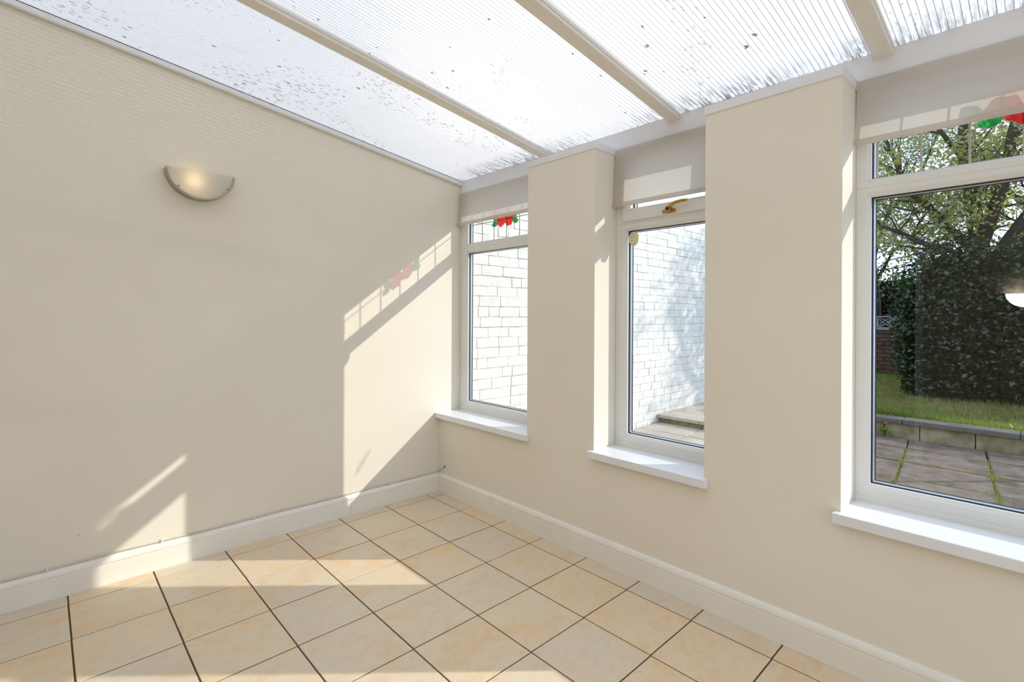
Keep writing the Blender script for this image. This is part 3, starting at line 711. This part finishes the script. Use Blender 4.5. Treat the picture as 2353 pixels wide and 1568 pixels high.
# patio: bed and slabs
PZ = 0.062
pt = boxo('patio', XW, 8.0, YO + 0.001, 4.42, -0.2, PZ - 0.016, 'soil'); struct(pt, 'concrete slab patio outside the windows')
ygr = [YO + 0.02, 0.55, 1.11, 1.67, 2.23, 2.79, 3.35, 3.91, 4.41]; xgr = [0.0, 0.55, 1.16, 1.76, 2.36, 2.945, 3.53, 4.12, 4.71, 5.3]
for a, b in zip(ygr, ygr[1:]):
    for c, d in zip(xgr, xgr[1:]):
        sk = -0.10
        bm = bmesh.new(); g = 0.006; hz = PZ + R.uniform(-0.003, 0.003)
        ox = lambda y: sk * (y - 3.0) * (1 if c > 0.3 else 0)
        lo = [(c + g + ox(a), a + g), (d - g + sk * (a - 3.0), a + g), (d - g + sk * (b - 3.0), b - g), (c + g + ox(b), b - g)]
        lo = [(x + R.uniform(-0.004, 0.004), y + R.uniform(-0.004, 0.004)) for x, y in lo]
        cx, cy = sum(p[0] for p in lo) / 4, sum(p[1] for p in lo) / 4
        i2 = [(x + (cx - x) * 0.03, y + (cy - y) * 0.03) for x, y in lo]
        L0 = [bm.verts.new((x, y, PZ - 0.03)) for x, y in lo]; L1 = [bm.verts.new((x, y, hz - 0.006)) for x, y in lo]; L2 = [bm.verts.new((x, y, hz)) for x, y in i2]
        for A, B in ((L0, L1), (L1, L2)):
            for k in range(4): bm.faces.new((A[k], A[(k + 1) % 4], B[(k + 1) % 4], B[k]))
        bm.faces.new(L2)
        obj('paving_slab', bm, 'slab_pale' if d < 1.3 else 'slab', pt)

struct(boxo('side_path', X1 + T, 14.0, -6.0, YO, -0.3, -0.02, 'slab_pale'), 'concrete path outside the end wall')
def leaf_cards(cnt, sampler, size, seed, mat, name, parent, kind='stuff', aspect=0.5, droop=0.3):
    r = random.Random(seed); vs, fs = [], []
    for _ in range(cnt):
        c = Vector(sampler(r)); s = size * r.uniform(0.6, 1.3)
        d = Vector((r.gauss(0, 1), r.gauss(0, 1), r.gauss(0, 0.7) - droop)).normalized()
        sd = d.cross(Vector((r.gauss(0, 1), r.gauss(0, 1), r.gauss(0, 1)))).normalized() * s * aspect * 0.5
        n_ = d.cross(sd).normalized() * s * 0.08; q = len(vs)
        vs += [tuple(c), tuple(c + d * s * 0.45 + sd + n_), tuple(c + d * s), tuple(c + d * s * 0.45 - sd + n_)]
        fs.append((q, q + 1, q + 2, q + 3))
    return pyobj(name, vs, fs, mat, parent, False, kind)
def blades(cnt, sampler, h, seed, mat, name, parent=None, kind='stuff', w=0.006):
    r = random.Random(seed); vs, fs = [], []
    for _ in range(cnt):
        x, y, z = sampler(r); hh = h * r.uniform(0.5, 1.4); a = r.uniform(0, 6.28); b = r.uniform(0, 6.28); ln = hh * r.uniform(0.1, 0.7)
        dx, dy = math.cos(a) * w / 2, math.sin(a) * w / 2; lx_, ly_ = math.cos(b) * ln, math.sin(b) * ln; q = len(vs)
        vs += [(x - dx, y - dy, z), (x + dx, y + dy, z), (x + dx * .7 + lx_ * .4, y + dy * .7 + ly_ * .4, z + hh * .65), (x - dx * .7 + lx_ * .4, y - dy * .7 + ly_ * .4, z + hh * .65), (x + lx_, y + ly_, z + hh)]
        fs += [(q, q + 1, q + 2, q + 3), (q + 3, q + 2, q + 4)]
    return pyobj(name, vs, fs, mat, parent, False, kind)

# weeds in the slab joints
def joint_pts(r):
    if r.random() < 0.5:
        j = r.choice([2.36, 2.36, 2.945, 2.945, 3.53]); y = r.uniform(2.3, 3.95)
        if R.random() < 0.3: y = r.choice([2.5, 2.75, 3.3, 3.35, 2.6]) + r.gauss(0, 0.05)
        return (j - 0.10 * (y - 3.0) + r.gauss(0, 0.010), y, PZ - 0.012)
    y = r.choice([2.79, 3.35, 3.35]); return (r.uniform(1.9, 3.4), y + r.gauss(0, 0.008), PZ - 0.014)
wd = blades(1500, joint_pts, 0.03, 11, 'grass', 'joint_weeds', None, 'stuff', 0.004); tag(wd, 'green weeds growing in the patio joints', 'weeds', None, 'stuff')

# raised platform with step by the white wall
stp = empty('garden_step', (0.6, 3.2, PZ)); tag(stp, 'low concrete step against the white brick wall', 'step')
def local(o, name, *a, **k): return name
lx, ly, lz = stp.location
for k in range(3):
    boxo('riser_block', 0.0 + 0.52 * k - lx + 0.004, 0.52 * (k + 1) - lx - 0.004, 3.24 - ly, 3.40 - ly, PZ - 0.02 - lz, 0.118 - lz, 'block', stp, bev=0.006)
for k in range(3):
    for j in range(2):
        boxo('step_slab', -0.018 + 0.53 * k - lx + 0.004, -0.018 + 0.53 * (k + 1) - lx - 0.004, 3.19 + 0.62 * j - ly + 0.003, 3.19 + 0.62 * (j + 1) - ly - 0.003, 0.119 - lz, 0.158 - lz, 'slab_pale', stp, bev=0.005)
boxo('fill', 0.0 - lx, 1.55 - lx, 3.41 - ly, 4.42 - ly, PZ - lz, 0.118 - lz, 'soil', stp)

# retaining wall with coping, along the lawn
rw = empty('retaining_wall', (3.5, 4.5, PZ)); tag(rw, 'low mossy block wall with dark coping edging the lawn', 'wall')
lx, ly, lz = rw.location
x = 1.56; k = 0
while x < 7.6:
    L = [0.44, 0.30, 0.43, 0.45, 0.36, 0.41][k % 6]; dy = R.uniform(-0.008, 0.008)
    boxo('block', x + 0.004 - lx, x + L - 0.004 - lx, 4.445 + dy - ly, 4.60 - ly, PZ - 0.05 - lz, 0.205 - lz, 'block', rw, bev=0.008); x += L; k += 1
x = 1.54; k = 0
while x < 7.6:
    L = [0.62, 0.88, 0.90][k % 3]
    boxo('coping_stone', x + 0.003 - lx, x + L - 0.003 - lx, 4.41 + R.uniform(-0.006, 0.006) - ly, 4.615 - ly, 0.207 + R.uniform(-0.002, 0.002) - lz, 0.258 - lz, 'coping', rw, bev=0.007); x += L; k += 1
boxo('mortar_core', 1.56 - lx, 7.6 - lx, 4.47 - ly, 4.6 - ly, PZ - 0.05 - lz, 0.20 - lz, 'soil', rw)

# lawn
bm = bmesh.new(); NX, NY = 60, 60; rr = random.Random(5)
gv = []
def lawn_z(x, y): return 0.225 + 0.012 * (y - 4.6) * 0.6 + 0.02 * math.sin(x * 2.1 + y) + 0.015 * math.sin(y * 3.3 - x * 1.7)
for j in range(NY + 1):
    row = []
    for i in range(NX + 1):
        xx = -8 + 26 * i / NX; yy = 4.60 + 26 * (j / NY) ** 1.6
        row.append(bm.verts.new((xx, yy, lawn_z(xx, yy) - (0.0 if xx > 1.56 else 0.10 * (yy < 4.7)))))
    gv.append(row)
for j in range(NY):
    for i in range(NX): bm.faces.new((gv[j][i], gv[j][i + 1], gv[j + 1][i + 1], gv[j + 1][i]))
lawn = obj('lawn', bm, 'ground', None, True); struct(lawn, 'rough grass lawn behind the low wall')
def lawn_s(r):
    y = 4.62 + 4.6 * r.random() ** 1.7; x = r.uniform(0.3, 4.2); return (x, y, lawn_z(x, y) - 0.005)
def lawn_front(r):
    y = 4.645 + abs(r.gauss(0, 0.2)); x = r.uniform(1.5, 4.0); return (x, y, lawn_z(x, y) - 0.005)
g1 = blades(26000, lawn_s, 0.05, 21, 'grass', 'lawn_grass', lawn, 'stuff', 0.006)
g2 = blades(5000, lawn_front, 0.085, 22, 'grass', 'edge_grass', lawn, 'stuff', 0.008)
g3 = blades(9000, lambda r: (lambda x, y: (x, y, lawn_z(x, y)))(r.uniform(0.5, 4.0), r.uniform(5.0, 8.6)), 0.05, 23, 'dry_grass', 'dry_grass', lawn, 'stuff', 0.006)
# dandelion on the retaining wall
dl = empty('dandelion', (2.015, 4.40, 0.085)); tag(dl, 'yellow dandelion growing against the low wall', 'flower')
bm = bmesh.new(); tube(bm, [(0, 0, 0), (0.006, -0.008, 0.06), (0.004, -0.012, 0.115)], 0.002, 5); stm = obj('stem', bm, 'grass', dl)
bm = bmesh.new()
for k in range(14):
    a = 2 * math.pi * k / 14
    v = [bm.verts.new((0.004 + px * math.cos(a) - pw * math.sin(a), -0.012 + px * math.sin(a) + pw * math.cos(a), 0.116 + pz)) for px, pw, pz in ((0.002, 0, 0), (0.012, 0.003, 0.004), (0.019, 0, 0.003), (0.012, -0.003, 0.004))]
    bm.faces.new(v)
obj('flower_head', bm, 'flower', stm)
rl = random.Random(9); vs, fs = [], []
for k in range(26):
    a = rl.uniform(0, 6.28); L = rl.uniform(0.05, 0.11); q = len(vs); c, s = math.cos(a), min(0.2, math.sin(a)); zz = rl.uniform(0.02, 0.10)
    vs += [(0, 0, 0), (c * L * .5 - s * .01, s * L * .5 - .012, zz), (c * L, s * L - .02, zz * .6), (c * L * .5 + s * .01, s * L * .5 - .02, zz * .8)]; fs.append((q, q + 1, q + 2, q + 3))
pyobj('leaves', vs, fs, 'grass', dl, kind='stuff')

# pierced block screen wall at the end of the garden
sw = empty('screen_wall', (0.4, 10.0, 0.25)); tag(sw, 'old brick wall topped with pierced screen blocks at the garden end', 'wall')
lx, ly, lz = sw.location
z = 0.15; row = 0
while z < 1.08:
    x = -2.0 + (0.12 if row % 2 else 0)
    while x < 1.45:
        boxo('brick', x + 0.006 - lx, x + 0.225 - lx, 10.0 + R.uniform(-0.006, 0.006) - ly, 10.1 - ly, z + 0.005 - lz, z + 0.070 - lz, 'oldbrick', sw); x += 0.23
    z += 0.078; row += 1
boxo('mortar_core', -2.0 - lx, 1.45 - lx, 10.012 - ly, 10.09 - ly, 0.1 - lz, 1.08 - lz, 'soil', sw)
boxo('ledge', -2.02 - lx, 1.47 - lx, 9.985 - ly, 10.11 - ly, 1.083 - lz, 1.11 - lz, 'screenblock', sw, bev=0.004)
for k in range(11):
    x0 = 1.45 - 0.3 * (k + 1); bm = bmesh.new(); s_ = 0.296; a0, z0 = x0 - lx + 0.002, 1.112 - lz
    for (aa, bb, cc, dd) in ((0, s_, 0, 0.025), (0, s_, 0.225, 0.25), (0, 0.025, 0.025, 0.225), (s_ - 0.025, s_, 0.025, 0.225)): box(bm, a0 + aa, a0 + bb, 10.0 - ly, 10.09 - ly, z0 + cc, z0 + dd)
    for ang in (0.69, -0.69):
        for ww in (-1, 1):
            P_ = []
            for q in range(9):
                t = q / 8; l_ = (t - 0.5) * 0.33; bow = ww * 0.030 * math.sin(math.pi * t)
                P_.append((a0 + s_ / 2 + l_ * math.cos(ang) - bow * math.sin(ang), 10.045 - ly, z0 + 0.125 + l_ * math.sin(ang) + bow * math.cos(ang)))
            tube(bm, P_, 0.013, 6)
    obj('screen_block', bm, 'screenblock', sw)

# trees
def branch(bm, p, d, L, r0, depth, rnd, tips, spread=0.6, upb=0.15, n=5):
    pts = [Vector(p)]; rad = [r0]; d = Vector(d).normalized()
    for k in range(n):
        d = (d + Vector((rnd.gauss(0, 0.13), rnd.gauss(0, 0.13), rnd.gauss(0, 0.10) + upb * 0.25))).normalized()
        pts.append(pts[-1] + d * (L / n)); rad.append(r0 * (1 - 0.75 * (k + 1) / n))
    tube(bm, pts, rad, 6 if r0 > 0.02 else 4, False)
    if depth <= 0:
        tips += pts[1:]; return
    m = 4 if depth > 1 else 5
    for k in range(m):
        i = rnd.randint(1, n); b = pts[i]
        ax = Vector((rnd.gauss(0, 1), rnd.gauss(0, 1), rnd.gauss(0, 0.6))).normalized()
        nd = (d * (1 - spread) + ax * spread + Vector((0, 0, upb))).normalized()
        branch(bm, b, nd, L * rnd.uniform(0.45, 0.75), rad[i] * 0.62 + 0.002, depth - 1, rnd, tips, spread, upb * 0.7, n)
    tips += pts[-2:]
def tree(name, label, base, limbs, seed, leafmat, nleaf, lsize, spreadr, trunk_r, depth=2, clumps=420):
    rnd = random.Random(seed); t = empty(name, base); tag(t, label, 'tree'); b0 = Vector(base)
    bm = bmesh.new(); tips = []
    for (pts, r0, r1, L) in limbs:
        P_ = [Vector(q) - b0 for q in pts]; m = len(P_)
        # subdivide for a gentle bend
        Q = [P_[0]]
        for a, b in zip(P_, P_[1:]):
            for f in (0.34, 0.67, 1.0): Q.append(a.lerp(b, f) + Vector((rnd.gauss(0, .012), rnd.gauss(0, .012), rnd.gauss(0, .012))) * (1 if f < 1 else 0))
        rad = [r0 + (r1 - r0) * k / (len(Q) - 1) for k in range(len(Q))]
        tube(bm, Q, rad, 9, False)
        for k in range(2, len(Q)):
            if L <= 0: break
            dd = (Q[k] - Q[k - 1]).normalized()
            for _ in range(2):
                ax = Vector((rnd.gauss(0, 1), rnd.gauss(0, 1), rnd.gauss(0, 0.7))).normalized()
                branch(bm, Q[k], (dd * 0.4 + ax * 0.8), L * rnd.uniform(0.6, 1.1), min(rad[k] * 0.5, 0.02), depth - 1, rnd, tips)
    tb = obj('trunk_and_branches', bm, 'bark', t, True)
    hubs = rnd.sample(tips, min(len(tips), clumps))
    def samp(r):
        p = r.choice(hubs); return (p.x + r.gauss(0, spreadr), p.y + r.gauss(0, spreadr), p.z + r.gauss(0, spreadr))
    if nleaf: leaf_cards(nleaf, samp, lsize, seed + 1, leafmat, 'foliage', t, droop=0.5)
    return t
B = (2.55, 8.0, 0.25)
limbs = [([B, (2.52, 8.0, 1.4), (2.5, 8.0, 2.35)], 0.17, 0.14, 0),
         ([(2.5, 8.0, 2.3), (2.42, 8.05, 3.1), (2.30, 8.1, 4.0), (2.35, 8.2, 5.6)], 0.12, 0.04, 0.8),
         ([(2.5, 8.0, 2.3), (2.15, 7.85, 2.75), (1.75, 7.6, 3.3), (1.45, 7.4, 4.2)], 0.065, 0.02, 0.9),
         ([(2.45, 8.0, 2.2), (1.95, 7.7, 2.45), (1.45, 7.3, 2.75), (1.0, 7.0, 3.3)], 0.05, 0.015, 0.9),
         ([(2.5, 8.0, 2.35), (2.75, 7.9, 3.2), (2.9, 7.8, 4.2), (2.9, 7.8, 5.4)], 0.10, 0.03, 0.9),
         ([(2.55, 8.0, 2.0), (2.95, 7.95, 2.7), (3.4, 7.8, 3.5), (3.7, 7.7, 4.6)], 0.09, 0.03, 0.9),
         ([(2.3, 8.1, 3.8), (2.0, 7.6, 4.3), (1.8, 7.2, 5.0)], 0.04, 0.015, 0.8)]
tree('ash_tree', 'large multi-stemmed tree with light green leaves behind the shrubs', B, limbs, 31, 'leaf', 14500, 0.07, 0.12, 0.17, clumps=330)
B2 = (0.7, 10.8, 0.25)
limbs = [([B2, (0.7, 10.8, 1.6), (0.65, 10.7, 2.6)], 0.10, 0.07, 0), ([(0.65, 10.7, 2.5), (0.95, 10.4, 3.4), (1.3, 10.2, 4.4)], 0.05, 0.015, 1.0),
         ([(0.65, 10.7, 2.5), (0.35, 10.5, 3.6), (0.3, 10.4, 4.8), (0.4, 10.5, 6.0)], 0.05, 0.015, 1.0), ([(0.65, 10.7, 2.0), (0.95, 10.5, 2.5), (1.25, 10.3, 3.0)], 0.04, 0.012, 0.9),
         ([(0.95, 10.4, 3.4), (1.5, 10.6, 4.3), (1.9, 10.6, 5.4)], 0.035, 0.012, 0.9)]
tree('slender_tree', 'slender thinly leaved tree standing behind the screen wall', B2, limbs, 47, 'leaf_far', 9000, 0.075, 0.12, 0.10)
B3 = (4.2, 13.0, 0.25)
limbs = [([B3, (4.2, 13.0, 2.5), (4.1, 13.0, 3.2)], 0.2, 0.15, 0), ([(4.1, 13.0, 3.0), (3.5, 12.8, 4.6), (3.3, 12.8, 6.4)], 0.1, 0.03, 1.3), ([(4.1, 13.0, 3.0), (4.8, 12.9, 4.8), (5.2, 12.8, 6.5)], 0.1, 0.03, 1.3),
         ([(3.9, 13.0, 2.6), (2.8, 12.9, 3.8), (2.0, 12.8, 5.2)], 0.08, 0.02, 1.3), ([(4.15, 13, 2.8), (4.0, 13.2, 5.0), (4.0, 13.3, 7.0)], 0.09, 0.03, 1.3)]
tree('broad_tree', 'broad leafy tree far back at the garden end', B3, limbs, 53, 'leaf_far', 6500, 0.10, 0.18, 0.2)

def shrub(name, label, c, rad, seed, mat, n, size):
    t = empty(name, (c[0], c[1], 0.22)); tag(t, label, 'shrub', 'dark shrubs at the lawn end')
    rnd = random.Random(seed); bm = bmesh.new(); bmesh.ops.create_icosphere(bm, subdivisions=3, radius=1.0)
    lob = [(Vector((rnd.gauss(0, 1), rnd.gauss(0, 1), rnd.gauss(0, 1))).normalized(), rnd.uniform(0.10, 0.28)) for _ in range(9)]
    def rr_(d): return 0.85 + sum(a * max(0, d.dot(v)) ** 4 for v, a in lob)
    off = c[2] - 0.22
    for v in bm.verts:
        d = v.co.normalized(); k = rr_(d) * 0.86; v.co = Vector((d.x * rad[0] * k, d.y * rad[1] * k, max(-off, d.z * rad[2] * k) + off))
    obj('inner_core', bm, 'core', t, True)  # solid near-black core filling the leaf shell
    def samp(r):
        d = Vector((r.gauss(0, 1), r.gauss(0, 1), r.gauss(0, 1))).normalized(); k = rr_(d) * r.uniform(0.84, 1.06)
        return (d.x * rad[0] * k, d.y * rad[1] * k, max(0.02 - off, d.z * rad[2] * k) + off)
    leaf_cards(n, samp, size, seed + 1, mat, 'foliage', t, aspect=0.6, droop=0.2); return t
shrub('evergreen_shrub', 'tall dark evergreen shrub hiding the foot of the large tree', (2.46, 7.12, 1.1), (0.66, 0.55, 1.25), 61, 'ivy', 11000, 0.07)
shrub('evergreen_shrub', 'big glossy dark shrub at the right edge of the garden view', (3.35, 7.0, 1.1), (0.75, 0.7, 1.25), 67, 'ivy', 10000, 0.07)
shrub('evergreen_shrub', 'low dark bush behind the pierced screen wall', (0.9, 11.8, 1.0), (1.3, 0.8, 0.95), 71, 'ivy', 6000, 0.08)
shrub('evergreen_shrub', 'dark bush to the right of the pierced screen wall', (2.05, 9.5, 1.0), (0.5, 0.6, 1.15), 73, 'ivy', 7000, 0.07)
shrub('evergreen_shrub', 'dark shrub added beyond the right edge to shade the lawn', (4.75, 8.2, 1.3), (0.75, 0.75, 1.5), 79, 'ivy', 6000, 0.08)  # out-of-view shrub added to throw shade on the lawn
shrub('evergreen_shrub', 'dark shrub behind the others shading the lawn end', (3.25, 9.9, 1.5), (0.8, 0.7, 1.7), 83, 'ivy', 7000, 0.08)

# clothes post whose shadow crosses the patio
cp = empty('clothes_post', (4.35, 4.80, 0.22)); tag(cp, 'grey metal clothes post, seen by its shadow across the patio', 'post')
bm = bmesh.new(); tube(bm, [(0, 0, 0), (0, 0, 1.75)], 0.02, 12); pst = obj('post', bm, 'post', cp, True)
bm = bmesh.new(); tube(bm, [(0, 0, 1.75), (0, 0, 1.77)], [0.024, 0.012], 12); obj('cap', bm, 'post', pst, True)
bm = bmesh.new(); tube(bm, [(-0.05, 0, 1.66), (0.05, 0, 1.66)], 0.008, 8); obj('line_hook', bm, 'post', pst, True)
